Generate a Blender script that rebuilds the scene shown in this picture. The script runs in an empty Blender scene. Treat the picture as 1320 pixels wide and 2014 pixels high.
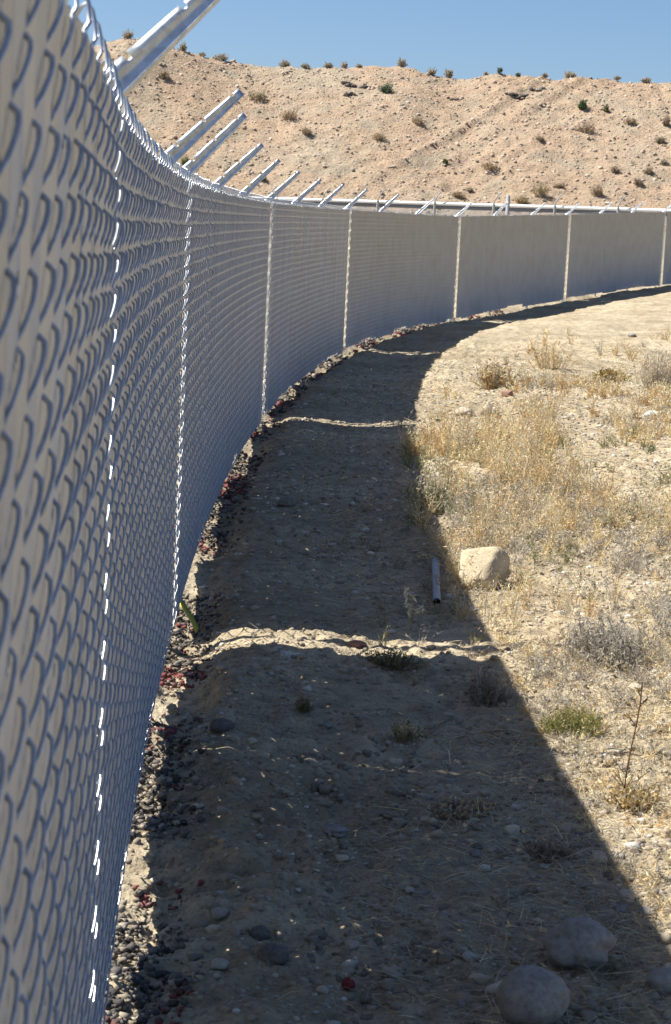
import bpy, math, random
import numpy as np
from mathutils import Matrix, Vector

random.seed(7)
RNG = np.random.default_rng(11)
scene = bpy.context.scene
COL = scene.collection

# ------------------------------------------------------------------ camera
F_PX, W_PX, H_PX = 3900.0, 1320.0, 2014.0
CAM_Z, PITCH, ROLL = 1.89, math.radians(8.46), math.radians(2.8)
_sp, _cp, _sr, _cr = math.sin(PITCH), math.cos(PITCH), math.sin(ROLL), math.cos(ROLL)
FWD = np.array([0, _cp, -_sp])
_R0, _U0 = np.array([1.0, 0, 0]), np.array([0, _sp, _cp])
RGT = _cr * _R0 + _sr * _U0
UPV = _cr * _U0 - _sr * _R0
CAM = np.array([0, 0, CAM_Z])
cd = bpy.data.cameras.new('camera')
cam = bpy.data.objects.new('camera', cd)
COL.objects.link(cam)
cam.matrix_world = Matrix(((RGT[0], UPV[0], -FWD[0], 0), (RGT[1], UPV[1], -FWD[1], 0),
                           (RGT[2], UPV[2], -FWD[2], CAM_Z), (0, 0, 0, 1)))
cd.sensor_fit = 'HORIZONTAL'
cd.sensor_width = 36
cd.lens = 36 * F_PX / W_PX
cd.clip_start = 0.05
cd.clip_end = 3000
cd.dof.use_dof = True
cd.dof.focus_distance = 11
cd.dof.aperture_fstop = 24
scene.camera = cam

# ------------------------------------------------------------------ sky, sun, exposure
SUN_EL = math.radians(53.0)
SUN_AZ = math.atan2(-1.38, 0.30)
world = bpy.data.worlds.new('World')
scene.world = world
world.use_nodes = True
wn = world.node_tree
wn.nodes.clear()
wo = wn.nodes.new('ShaderNodeOutputWorld')
bg = wn.nodes.new('ShaderNodeBackground')
sky = wn.nodes.new('ShaderNodeTexSky')
sky.sky_type = 'NISHITA'
sky.sun_disc = False
sky.sun_elevation = SUN_EL
sky.sun_rotation = SUN_AZ
sky.altitude = 300
sky.air_density = 0.8
sky.dust_density = 0.8
sky.ozone_density = 6.5
bg.inputs['Strength'].default_value = 0.056
wn.links.new(sky.outputs[0], bg.inputs[0])
wn.links.new(bg.outputs[0], wo.inputs[0])
sl = bpy.data.lights.new('sun', 'SUN')
sl.energy = 4.2
sl.angle = math.radians(0.53)
sl.color = (1.0, 0.955, 0.87)
sun = bpy.data.objects.new('sun', sl)
COL.objects.link(sun)
sdir = Vector((math.sin(SUN_AZ) * math.cos(SUN_EL), math.cos(SUN_AZ) * math.cos(SUN_EL), math.sin(SUN_EL)))
sun.rotation_euler = sdir.to_track_quat('Z', 'Y').to_euler()
sun.location = (-20, 10, 30)
vs = scene.view_settings
vs.view_transform = 'Standard'
vs.look = 'None'
vs.exposure = 1.14
vs.gamma = 1
vs.use_curve_mapping = False
scene.cycles.max_bounces = 6


# ------------------------------------------------------------------ helpers
def tag(o, label=None, cat=None, group=None, kind=None):
    if label: o['label'] = label
    if cat: o['category'] = cat
    if group: o['group'] = group
    if kind: o['kind'] = kind
    return o


def link(name, me, parent=None, loc=None):
    o = bpy.data.objects.new(name, me)
    COL.objects.link(o)
    if parent: o.parent = parent
    if loc is not None: o.location = loc
    return o


def empty(name, loc=(0, 0, 0)):
    o = bpy.data.objects.new(name, None)
    COL.objects.link(o)
    o.location = loc
    o.empty_display_size = 0.1
    return o


def mesh_np(name, verts, faces, mat, smooth=False, cols=None):
    """verts (n,3); faces: list of (m,k) index arrays"""
    me = bpy.data.meshes.new(name)
    verts = np.asarray(verts, dtype=np.float32)
    if not isinstance(faces, (list, tuple)): faces = [faces]
    faces = [np.asarray(f, dtype=np.int32) for f in faces if len(f)]
    me.vertices.add(len(verts))
    me.vertices.foreach_set('co', verts.ravel())
    lt = np.concatenate([np.full(len(f), f.shape[1], np.int32) for f in faces])
    li = np.concatenate([f.ravel() for f in faces])
    ls = np.concatenate([[0], np.cumsum(lt)[:-1]]).astype(np.int32)
    me.loops.add(len(li))
    me.loops.foreach_set('vertex_index', li)
    me.polygons.add(len(lt))
    me.polygons.foreach_set('loop_start', ls)
    me.polygons.foreach_set('loop_total', lt)
    if smooth:
        me.polygons.foreach_set('use_smooth', np.ones(len(lt), dtype=bool))
    if cols is not None:
        a = me.color_attributes.new('Col', 'FLOAT_COLOR', 'POINT')
        c4 = np.ones((len(verts), 4), np.float32)
        c4[:, :3] = cols
        a.data.foreach_set('color', c4.ravel())
    me.update(calc_edges=True)
    me.validate()
    if mat: me.materials.append(mat)
    return me


def _hash(ix, iy, seed):
    h = (ix.astype(np.int64) * 374761393 + iy.astype(np.int64) * 668265263 + seed * 1442695041) & 0xFFFFFFFF
    h = ((h ^ (h >> 13)) * 1274126177) & 0xFFFFFFFF
    return ((h ^ (h >> 16)) & 0xFFFFFF) / float(0xFFFFFF)


def vnoise(x, y, seed=0):
    ix, iy = np.floor(x), np.floor(y)
    fx, fy = x - ix, y - iy
    fx, fy = fx * fx * (3 - 2 * fx), fy * fy * (3 - 2 * fy)
    a, b = _hash(ix, iy, seed), _hash(ix + 1, iy, seed)
    c, d = _hash(ix, iy + 1, seed), _hash(ix + 1, iy + 1, seed)
    return (a + (b - a) * fx) + ((c + (d - c) * fx) - (a + (b - a) * fx)) * fy - 0.5


def fbm(x, y, seed=0, octv=4, gain=0.5):
    t, amp = 0, 1.0
    for k in range(octv):
        t = t + amp * vnoise(x * 2.0 ** k + 17.3 * k, y * 2.0 ** k - 9.1 * k, seed + k)
        amp *= gain
    return t


def sstep(a, b, x):
    t = np.clip((x - a) / (b - a), 0, 1)
    return t * t * (3 - 2 * t)


def ray(px, py):
    d = FWD + RGT * ((px - W_PX / 2) / F_PX) + UPV * ((H_PX / 2 - py) / F_PX)
    return d


# ------------------------------------------------------------------ fence line
def at_depth(px, py, Y):
    d = ray(px, py)
    return CAM + d * (Y / d[1])


_ctrl = [(-5.0, -0.27), (-2.0, -0.225), (0.0, -0.205)]
for px, py, Y in ((36, 397, 1.60), (225, 300, 3.62), (371, 350, 8.95), (534, 393, 18.7), (690, 410, 28.8),
                  (905, 425, 39.7), (1121, 421, 48.2), (1310, 416, 56.0)):
    _ctrl.append((Y, at_depth(px, py, Y)[0]))
_ctrl += [(64.0, 13.4), (73.0, 18.6)]
_cy, _cx = np.array([c[0] for c in _ctrl]), np.array([c[1] for c in _ctrl])


def _smooth_curve():
    n = len(_cy)
    h = np.diff(_cy)
    A = np.zeros((n, n)); b = np.zeros(n)
    A[0, 0] = A[-1, -1] = 1
    for i in range(1, n - 1):
        A[i, i - 1], A[i, i], A[i, i + 1] = h[i - 1], 2 * (h[i - 1] + h[i]), h[i]
        b[i] = 6 * ((_cx[i + 1] - _cx[i]) / h[i] - (_cx[i] - _cx[i - 1]) / h[i - 1])
    M = np.linalg.solve(A, b)
    ys = np.linspace(_cy[0], _cy[-1], 3000)
    k = np.clip(np.searchsorted(_cy, ys) - 1, 0, n - 2)
    t0, t1 = ys - _cy[k], _cy[k + 1] - ys
    xs = (M[k] * t1 ** 3 + M[k + 1] * t0 ** 3) / (6 * h[k]) + (_cx[k] / h[k] - M[k] * h[k] / 6) * t1 + \
         (_cx[k + 1] / h[k] - M[k + 1] * h[k] / 6) * t0
    ker = np.ones(81) / 81
    pad = np.concatenate([2 * xs[0] - xs[40:0:-1], xs, 2 * xs[-1] - xs[-2:-42:-1]])
    return ys, np.convolve(pad, ker, 'valid')


FY, FX = _smooth_curve()
FSLOPE = np.gradient(FX, FY)
FS = np.concatenate([[0], np.cumsum(np.hypot(np.diff(FX), np.diff(FY)))])
xf = lambda y: np.interp(y, FY, FX)
ZTY = [-5, 2.4, 3.62, 8.95, 18.7, 28.8, 39.7, 48.2, 56, 64, 73]
ZTZ = [2.12, 2.12, 2.09, 2.045, 2.025, 2.03, 2.04, 2.24, 2.50, 2.72, 2.85]
ztop = lambda y: np.interp(y, ZTY, ZTZ)


# ------------------------------------------------------------------ terrain height
def s_of(x, y):
    yc = np.clip(y, FY[0], FY[-1])
    sl_ = np.interp(yc, FY, FSLOPE)
    return (x - xf(yc)) / np.sqrt(1 + sl_ * sl_)


def rise(y):
    return np.interp(y, [-40, 41, 48.2, 56, 64, 73, 95, 104], [0, 0, 0.20, 0.47, 0.68, 0.8, 0.75, 0.9])


def hill_z(x, y):
    foot = 102 + 2.0 * vnoise(x / 14, y * 0, 5)
    ridge = 126 + 5 * vnoise(x / 20 + 3, y * 0, 6)
    top = 10.55 + 0.028 * (x + 8) + 0.9 * vnoise(x / 9, y * 0, 8) + 0.45 * vnoise(x / 3, y * 0, 9)
    t = np.clip((y - foot) / (ridge - foot), 0, 1.0)
    prof = t * 0.93 + 0.07 * sstep(0, 1, t) + 0.10 * t * (1 - t)
    z = (top - 0.9) * prof
    z = z + np.where(y > ridge, -0.035 * (y - ridge), 0)
    m = np.exp(-(((x + 13.2) / 3.4) ** 2 + ((y - 123) / 6.0) ** 2))
    z = z + 1.55 * m
    act = sstep(101, 106, y)
    z = z + act * (0.30 * fbm(x / 5, y / 5, 21, 3) + 0.20 * fbm(x / 1.1, y / 1.1, 22, 3, 0.65))
    # bulldozed streaks running diagonally down the face
    band = np.exp(-(((x - 4.5) - (y - 112) * 0.62) / 5.5) ** 2) * act
    q = (x - (y - 112) * 0.62)
    z = z + band * (0.20 * vnoise(q * 1.3, y * 0.07, 31) + 0.17 * vnoise(q * 2.9, y * 0.10, 32) + 0.12 * vnoise(q * 6.5, y * 0.16, 33))
    return z * sstep(100, 104, y)


def terr(x, y, fine=True):
    x = np.asarray(x, float); y = np.asarray(y, float)
    s = s_of(x, y)
    z = rise(y)
    bk = 0.1 + 0.9 * sstep(6.0, 11.0, y)
    z = z - 0.035 * (1 - sstep(5.5, 7.5, y)) * sstep(0.9, 1.6, s)
    z = z + bk * (0.07 * sstep(1.1, 1.9, s) + 0.030 * np.clip(s - 1.5, 0, 9))
    z = z + 0.10 * sstep(26, 36, y) * sstep(1.0, 3.0, s)
    trench = np.exp(-(((s - 0.06) / 0.17) ** 2))
    z = z - (0.115 - 0.075 * (1 - sstep(5.5, 8.0, y)) + 0.11 * vnoise(x * 0.5, y / 0.9, 41)) * trench
    near = 1 - sstep(60, 95, y)
    z = z + near * (0.024 + 0.026 * sstep(1.2, 2.0, s)) * fbm(x / 0.9, y / 0.9, 1, 3)
    z = z - 0.02 * np.exp(-(((s - 0.75) / 0.35) ** 2))
    if fine:
        rough = 0.55 + 0.9 * sstep(-0.2, 0.3, fbm(x / 0.6, y / 0.6, 71, 2)) + 0.6 * trench
        fade = 1 - sstep(22, 60, y)
        z = z + fade * rough * (0.026 * fbm(x / 0.13, y / 0.13, 2, 2, 0.6) + 0.020 * fbm(x / 0.055, y / 0.055, 3, 2, 0.7))
        z = z + (1 - sstep(60, 95, y)) * 0.05 * fbm(x / 0.33, y / 0.33, 4, 3, 0.6) * sstep(14, 30, y)
    return z + hill_z(x, y)


def place(px, py, tmin=2.0, tmax=220.0):
    d = ray(px, py)
    t = np.geomspace(tmin, tmax, 2600)
    P = CAM[None] + d[None] * t[:, None]
    below = P[:, 2] < terr(P[:, 0], P[:, 1])
    if not below.any():
        Y = 126.0
        p = CAM + d * (Y / d[1])
        return np.array([p[0], Y, float(terr(p[0], Y))])
    i = int(np.argmax(below))
    p = P[max(i - 1, 0)]
    return np.array([p[0], p[1], float(terr(p[0], p[1]))])


def ppm(Y):
    return F_PX / Y


# ------------------------------------------------------------------ materials
def new_mat(name):
    m = bpy.data.materials.new(name)
    m.use_nodes = True
    nt = m.node_tree
    return m, nt, nt.nodes['Principled BSDF'], nt.links


def N(nt, t, **kw):
    n = nt.nodes.new(t)
    for k, v in kw.items(): setattr(n, k, v)
    return n


def ramp(nt, stops):
    r = nt.nodes.new('ShaderNodeValToRGB')
    e = r.color_ramp.elements
    e[0].position, e[0].color = stops[0][0], (*stops[0][1], 1)
    e[1].position, e[1].color = stops[-1][0], (*stops[-1][1], 1)
    for p, c in stops[1:-1]:
        q = e.new(p); q.color = (*c, 1)
    return r


def noise(nt, vec, scale, detail=4, rough=0.55):
    n = nt.nodes.new('ShaderNodeTexNoise')
    n.inputs['Scale'].default_value = scale
    n.inputs['Detail'].default_value = detail
    n.inputs['Roughness'].default_value = rough
    if vec is not None: nt.links.new(vec, n.inputs['Vector'])
    return n


def mixc(nt, f, a, b, mode='MIX'):
    m = nt.nodes.new('ShaderNodeMix')
    m.data_type = 'RGBA'; m.blend_type = mode
    for sock, v in ((m.inputs[0], f), (m.inputs[6], a), (m.inputs[7], b)):
        if hasattr(v, 'is_linked'): nt.links.new(v, sock)
        elif isinstance(v, (int, float)): sock.default_value = v
        else: sock.default_value = (*v, 1)
    return m.outputs[2]


def bump(nt, bsdf, h, strength=0.5, dist=0.01):
    b = nt.nodes.new('ShaderNodeBump')
    b.inputs['Strength'].default_value = strength
    b.inputs['Distance'].default_value = dist
    nt.links.new(h, b.inputs['Height'])
    nt.links.new(b.outputs[0], bsdf.inputs['Normal'])


def mat_ground():
    m, nt, b, L = new_mat('dry_soil')
    geo = N(nt, 'ShaderNodeNewGeometry')
    P = geo.outputs['Position']
    n1 = noise(nt, P, 0.9, 5)
    n2 = noise(nt, P, 9, 6, 0.65)
    n3 = noise(nt, P, 70, 4, 0.6)
    n4 = noise(nt, P, 0.25, 3)
    r1 = ramp(nt, [(0.35, (0.355, 0.298, 0.205)), (0.55, (0.47, 0.40, 0.285)), (0.75, (0.54, 0.465, 0.34))])
    L.new(n1.outputs[0], r1.inputs[0])
    r2 = ramp(nt, [(0.3, (0.55, 0.53, 0.50)), (0.5, (0.92, 0.90, 0.88)), (0.7, (1.15, 1.14, 1.10))])
    L.new(n2.outputs[0], r2.inputs[0])
    c = mixc(nt, 1.0, r1.outputs[0], r2.outputs[0], 'MULTIPLY')
    r3 = ramp(nt, [(0.30, (0.55, 0.55, 0.56)), (0.48, (1, 1, 1)), (0.68, (1.15, 1.12, 1.05))])
    L.new(n3.outputs[0], r3.inputs[0])
    c = mixc(nt, 0.8, c, r3.outputs[0], 'MULTIPLY')
    r4 = ramp(nt, [(0.42, (1, 1, 1)), (0.62, (0.82, 0.84, 0.88))])
    L.new(n4.outputs[0], r4.inputs[0])
    c = mixc(nt, 0.8, c, r4.outputs[0], 'MULTIPLY')
    L.new(c, b.inputs['Base Color'])
    b.inputs['Roughness'].default_value = 0.95
    b.inputs['Specular IOR Level'].default_value = 0.1
    add = N(nt, 'ShaderNodeMath', operation='ADD')
    L.new(n2.outputs[0], add.inputs[0]); L.new(n3.outputs[0], add.inputs[1])
    bump(nt, b, add.outputs[0], 0.9, 0.012)
    return m


def mat_hill():
    m, nt, b, L = new_mat('desert_hill')
    geo = N(nt, 'ShaderNodeNewGeometry')
    P = geo.outputs['Position']
    n1 = noise(nt, P, 0.16, 5, 0.6)
    n2 = noise(nt, P, 1.3, 6, 0.7)
    n3 = noise(nt, P, 5.5, 5, 0.7)
    r1 = ramp(nt, [(0.3, (0.43, 0.315, 0.215)), (0.5, (0.475, 0.35, 0.243)), (0.68, (0.45, 0.37, 0.27))])
    L.new(n1.outputs[0], r1.inputs[0])
    r2 = ramp(nt, [(0.3, (0.74, 0.74, 0.74)), (0.5, (0.96, 0.96, 0.96)), (0.72, (1.09, 1.08, 1.05))])
    L.new(n2.outputs[0], r2.inputs[0])
    c = mixc(nt, 0.9, r1.outputs[0], r2.outputs[0], 'MULTIPLY')
    r3 = ramp(nt, [(0.33, (0.66, 0.64, 0.62)), (0.47, (1, 1, 1)), (0.66, (1.10, 1.09, 1.07))])
    L.new(n3.outputs[0], r3.inputs[0])
    c = mixc(nt, 0.8, c, r3.outputs[0], 'MULTIPLY')
    n4 = noise(nt, P, 0.45, 4, 0.65)
    r4 = ramp(nt, [(0.50, (0, 0, 0)), (0.66, (0.75, 0.75, 0.75))])
    L.new(n4.outputs[0], r4.inputs[0])
    c = mixc(nt, r4.outputs[0], c, (0.36, 0.315, 0.235))
    L.new(c, b.inputs['Base Color'])
    b.inputs['Roughness'].default_value = 0.95
    b.inputs['Specular IOR Level'].default_value = 0.1
    add = N(nt, 'ShaderNodeMath', operation='ADD')
    L.new(n2.outputs[0], add.inputs[0]); L.new(n3.outputs[0], add.inputs[1])
    bump(nt, b, add.outputs[0], 0.8, 0.25)
    return m


def mat_galv(name, base=(0.62, 0.65, 0.68), rough=0.38, metal=0.85, scale=55):
    m, nt, b, L = new_mat(name)
    tc = N(nt, 'ShaderNodeTexCoord')
    v = N(nt, 'ShaderNodeTexVoronoi')
    v.inputs['Scale'].default_value = scale
    L.new(tc.outputs['Object'], v.inputs['Vector'])
    n = noise(nt, tc.outputs['Object'], scale * 0.35, 4, 0.6)
    r = ramp(nt, [(0.0, tuple(c * 0.72 for c in base)), (1.0, tuple(min(1, c * 1.18) for c in base))])
    sep = N(nt, 'ShaderNodeSeparateColor')
    L.new(v.outputs['Color'], sep.inputs[0])
    mx = N(nt, 'ShaderNodeMath', operation='MULTIPLY_ADD')
    L.new(sep.outputs[0], mx.inputs[0]); mx.inputs[1].default_value = 0.55
    L.new(n.outputs[0], mx.inputs[2])
    sub = N(nt, 'ShaderNodeMath', operation='SUBTRACT')
    L.new(mx.outputs[0], sub.inputs[0]); sub.inputs[1].default_value = 0.27
    L.new(sub.outputs[0], r.inputs[0])
    L.new(r.outputs[0], b.inputs['Base Color'])
    b.inputs['Metallic'].default_value = metal
    rr = N(nt, 'ShaderNodeMapRange')
    L.new(n.outputs[0], rr.inputs[0])
    rr.inputs[3].default_value = rough - 0.12; rr.inputs[4].default_value = rough + 0.15
    L.new(rr.outputs[0], b.inputs['Roughness'])
    return m


def mat_slat():
    m, nt, b, L = new_mat('taupe_plastic')
    tc = N(nt, 'ShaderNodeTexCoord')
    mp = N(nt, 'ShaderNodeMapping')
    mp.inputs['Scale'].default_value = (60, 60, 1.2)
    L.new(tc.outputs['Object'], mp.inputs[0])
    n = noise(nt, mp.outputs[0], 1.0, 4)
    oi = N(nt, 'ShaderNodeObjectInfo')
    geo = N(nt, 'ShaderNodeNewGeometry')
    n2 = noise(nt, geo.outputs['Position'], 3.0, 4)
    r = ramp(nt, [(0.3, (0.485, 0.495, 0.508)), (0.7, (0.555, 0.567, 0.58))])
    L.new(n.outputs[0], r.inputs[0])
    r2 = ramp(nt, [(0.0, (0.93, 0.93, 0.93)), (1.0, (1.05, 1.05, 1.05))])
    L.new(oi.outputs['Random'], r2.inputs[0])
    c = mixc(nt, 1.0, r.outputs[0], r2.outputs[0], 'MULTIPLY')
    r3 = ramp(nt, [(0.35, (0.9, 0.89, 0.87)), (0.6, (1, 1, 1))])
    L.new(n2.outputs[0], r3.inputs[0])
    c = mixc(nt, 1.0, c, r3.outputs[0], 'MULTIPLY')
    L.new(c, b.inputs['Base Color'])
    b.inputs['Roughness'].default_value = 0.48
    return m


def mat_stone(name, c1, c2, scale=14):
    m, nt, b, L = new_mat(name)
    tc = N(nt, 'ShaderNodeTexCoord')
    n = noise(nt, tc.outputs['Object'], scale, 6, 0.65)
    n2 = noise(nt, tc.outputs['Object'], scale * 9, 3, 0.6)
    r = ramp(nt, [(0.3, c1), (0.7, c2)])
    L.new(n.outputs[0], r.inputs[0])
    r2 = ramp(nt, [(0.35, (0.7, 0.7, 0.7)), (0.55, (1, 1, 1)), (0.75, (1.12, 1.12, 1.1))])
    L.new(n2.outputs[0], r2.inputs[0])
    c = mixc(nt, 0.8, r.outputs[0], r2.outputs[0], 'MULTIPLY')
    L.new(c, b.inputs['Base Color'])
    b.inputs['Roughness'].default_value = 0.85
    b.inputs['Specular IOR Level'].default_value = 0.25
    add = N(nt, 'ShaderNodeMath', operation='ADD')
    L.new(n.outputs[0], add.inputs[0]); L.new(n2.outputs[0], add.inputs[1])
    bump(nt, b, add.outputs[0], 0.5, 0.006)
    return m


def mat_vcol(name, rough=0.8, trans=0.0):
    m, nt, b, L = new_mat(name)
    a = N(nt, 'ShaderNodeAttribute', attribute_name='Col')
    geo = N(nt, 'ShaderNodeNewGeometry')
    n = noise(nt, geo.outputs['Position'], 45, 3)
    r = ramp(nt, [(0.3, (0.8, 0.8, 0.8)), (0.7, (1.12, 1.12, 1.12))])
    L.new(n.outputs[0], r.inputs[0])
    c = mixc(nt, 1.0, a.outputs['Color'], r.outputs[0], 'MULTIPLY')
    L.new(c, b.inputs['Base Color'])
    b.inputs['Roughness'].default_value = rough
    b.inputs['Specular IOR Level'].default_value = 0.2
    if trans:
        out = nt.nodes['Material Output']
        t = N(nt, 'ShaderNodeBsdfTranslucent')
        L.new(c, t.inputs[0])
        mx = N(nt, 'ShaderNodeMixShader')
        mx.inputs[0].default_value = trans
        L.new(b.outputs[0], mx.inputs[1]); L.new(t.outputs[0], mx.inputs[2])
        L.new(mx.outputs[0], out.inputs[0])
    return m


def mat_flat(name, c, rough=0.5, metal=0):
    m, nt, b, L = new_mat(name)
    tc = N(nt, 'ShaderNodeTexCoord')
    n = noise(nt, tc.outputs['Object'], 12, 4)
    r = ramp(nt, [(0.3, tuple(v * 0.82 for v in c)), (0.7, tuple(min(1, v * 1.1) for v in c))])
    L.new(n.outputs[0], r.inputs[0])
    L.new(r.outputs[0], b.inputs['Base Color'])
    b.inputs['Roughness'].default_value = rough
    b.inputs['Metallic'].default_value = metal
    return m


M_GROUND, M_HILL = mat_ground(), mat_hill()
M_WIRE = mat_galv('galvanised_wire', (0.47, 0.50, 0.535), 0.36, 0.85, 90)
M_GALV = mat_galv('galvanised_sheet', (0.58, 0.61, 0.64), 0.42, 0.75, 75)
M_POST = mat_galv('galvanised_post', (0.60, 0.62, 0.64), 0.42, 0.8, 40)
M_OLDPIPE = mat_galv('dull_galvanised_pipe', (0.36, 0.38, 0.40), 0.55, 0.6, 40)
M_ENDPOST = mat_galv('bright_galvanised_post', (0.80, 0.83, 0.86), 0.5, 0.25, 30)
M_SLAT = mat_slat()
M_PEB = mat_vcol('pebble_stone', 0.85)
M_STRAW = mat_vcol('dry_straw', 0.7, 0.25)
M_LEAF = mat_vcol('desert_leaf', 0.7, 0.38)
M_PIPE = mat_flat('pale_painted_steel', (0.78, 0.80, 0.82), 0.45)
M_RAIL_SHADE = mat_flat('rail_shade_grey', (0.17, 0.18, 0.20), 0.6)  # dark colour stands in for shade on the pipe rail's lower side
M_YEL = mat_flat('yellow_plastic_tape', (0.52, 0.47, 0.04), 0.45)
M_GREYPOST = mat_flat('weathered_grey_steel', (0.36, 0.37, 0.38), 0.6)


# ------------------------------------------------------------------ ground and hill
def axis(segs):
    out = [segs[0][0]]
    for a, b, d0, d1 in segs:
        x = a
        n = max(2, int(abs(b - a) / ((d0 + d1) / 2)))
        w = np.linspace(d0, d1, n); w = w / w.sum() * (b - a)
        out.extend((a + np.cumsum(w)).tolist())
    return np.array(out)


def grid(name, xs, ys, mat, label):
    X, Y = np.meshgrid(xs, ys)
    Z = terr(X, Y)
    V = np.stack([X, Y, Z], -1).reshape(-1, 3)
    nx, ny = len(xs), len(ys)
    i = (np.arange(ny - 1)[:, None] * nx + np.arange(nx - 1)[None]).ravel()
    Fc = np.stack([i, i + 1, i + nx + 1, i + nx], -1)
    o = link(name, mesh_np(name, V, Fc, mat, True))
    return tag(o, label, None, None, 'structure')


xs = axis([(-160, -14, 9, 1.0), (-14, -1.6, 0.6, 0.03), (-1.6, 2.4, 0.0155, 0.0155), (2.4, 6, 0.02, 0.09), (6, 26, 0.1, 0.6),
           (26, 170, 0.8, 9)])
ys = axis([(-60, -2, 5, 0.4), (-2, 3.6, 0.3, 0.03), (3.6, 10, 0.016, 0.022), (10, 26, 0.024, 0.06), (26, 60, 0.07, 0.22),
           (60, 104, 0.25, 0.7)])
grid('ground', xs, ys, M_GROUND, 'dry pale silty ground with a shaded strip along the fence and a sunlit bank')
hx = axis([(-420, -60, 30, 1.5), (-60, -22, 1.2, 0.26), (-22, 30, 0.2, 0.2), (30, 70, 0.26, 1.2), (70, 420, 1.5, 30)])
hy = axis([(103.9, 135, 0.17, 0.2), (135, 200, 0.4, 5), (200, 900, 8, 60)])
grid('hill', hx, hy, M_HILL, 'bare pinkish tan desert hillside with diagonal scraped streaks')

# ------------------------------------------------------------------ near fence
PITCH_U, PER, ROWS = 0.089, 0.127, 16
fence = empty('chain_link_fence', (float(xf(8.95)), 8.95, 0))
tag(fence, 'long curving chain link privacy fence with taupe vertical slats and angled steel arms on top', 'fence')
FO = Vector(fence.location)


def fence_frame(s):
    y = np.interp(s, FS, FY)
    x = xf(y)
    k = np.interp(y, FY, FSLOPE)
    T = np.array([k, 1.0]) / math.hypot(k, 1)
    return float(x), float(y), T, np.array([T[1], -T[0]])


def s_at_y(y): return float(np.interp(y, FY, FS))


def tube(path, r, sides):
    """path (n,3) -> verts, quads"""
    path = np.asarray(path, float)
    t = np.gradient(path, axis=0)
    t /= np.linalg.norm(t, axis=1)[:, None] + 1e-9
    ref = np.tile(np.array([0.31, 0.83, 0.46]), (len(path), 1))
    a = np.cross(t, ref); a /= np.linalg.norm(a, axis=1)[:, None] + 1e-9
    b = np.cross(t, a)
    ang = np.arange(sides) * 2 * math.pi / sides
    V = path[:, None] + r * (np.cos(ang)[None, :, None] * a[:, None] + np.sin(ang)[None, :, None] * b[:, None])
    n = len(path)
    i = (np.arange(n - 1)[:, None] * sides + np.arange(sides)[None])
    j = (np.arange(n - 1)[:, None] * sides + (np.arange(sides)[None] + 1) % sides)
    Fq = np.stack([i, j, j + sides, i + sides], -1).reshape(-1, 4)
    return V.reshape(-1, 3), Fq


WIRE_R, HOOK, BULGE = 0.0026, 0.0468, 0.0108


def wire_path(phase, nseg):
    """one flattened spiral, local (u along fence, n towards the path side, z down from 0)"""
    n = ROWS * nseg
    th = np.linspace(0, ROWS * 2 * math.pi, n + 1) + phase * math.pi - math.pi / 2
    # 0..: z goes down as theta runs; going DOWN the front strand runs towards the near end (u falls)
    tri = -(2 / math.pi) * np.arcsin(np.clip(np.sin(th), -1, 1))
    u = HOOK * np.sign(tri) * np.abs(tri) ** 0.92
    tt = np.mod(th + math.pi / 2, math.pi) / math.pi
    nn = BULGE * np.sign(np.cos(th)) * np.sin(math.pi * tt ** 0.60) ** 0.7
    z = -0.03 - np.linspace(0, ROWS * PER, n + 1)
    return np.stack([u, nn, z], -1)


def wire_column(phase, nseg, sides):
    p = wire_path(phase, nseg)
    if phase == 0:   # knuckle loop at the selvage, bent over the neighbour
        a = np.linspace(0, 1.25 * math.pi, 9)
        sgn = 1.0 if p[0, 0] > 0 else -1.0
        loop = np.stack([sgn * (HOOK + 0.016 * (1 - np.cos(a))), -0.004 + 0.017 * np.cos(a * 0.85), -0.03 + 0.043 * np.sin(a)], -1)[::-1]
        p = np.concatenate([loop, p[1:]])
    else:
        a = np.linspace(0, 1.1 * math.pi, 7)
        sgn = 1.0 if p[0, 0] > 0 else -1.0
        loop = np.stack([sgn * (HOOK + 0.002 - 0.006 * (1 - np.cos(a))), -0.006 - 0.003 * np.sin(a), -0.03 + 0.012 * np.sin(a)], -1)[::-1]
        p = np.concatenate([loop, p[1:]])
    return tube(p, WIRE_R, sides)


# slat template, unit height downwards
def slat_template():
    u = np.linspace(-0.0441, 0.0441, 25)
    rib = 0.0017 * np.cos(u / 0.0441 * math.pi * 4.0)
    front = np.stack([u, 0.0022 + rib], -1)
    back = np.stack([u[::-1], -0.0022 - rib[::-1]], -1)
    prof = np.concatenate([front, back])
    n = len(prof)
    top = np.concatenate([prof, np.zeros((n, 1))], 1)
    bot = np.concatenate([prof, -np.ones((n, 1))], 1)
    V = np.concatenate([top, bot])
    i = np.arange(n)
    Fq = np.stack([i, (i + 1) % n, (i + 1) % n + n, i + n], -1)
    h = n // 2
    k = np.arange(h - 1)
    cap = np.stack([k, n - 1 - k, n - 2 - k, k + 1], -1)
    return V, np.concatenate([Fq[:, ::-1], cap])


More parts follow.
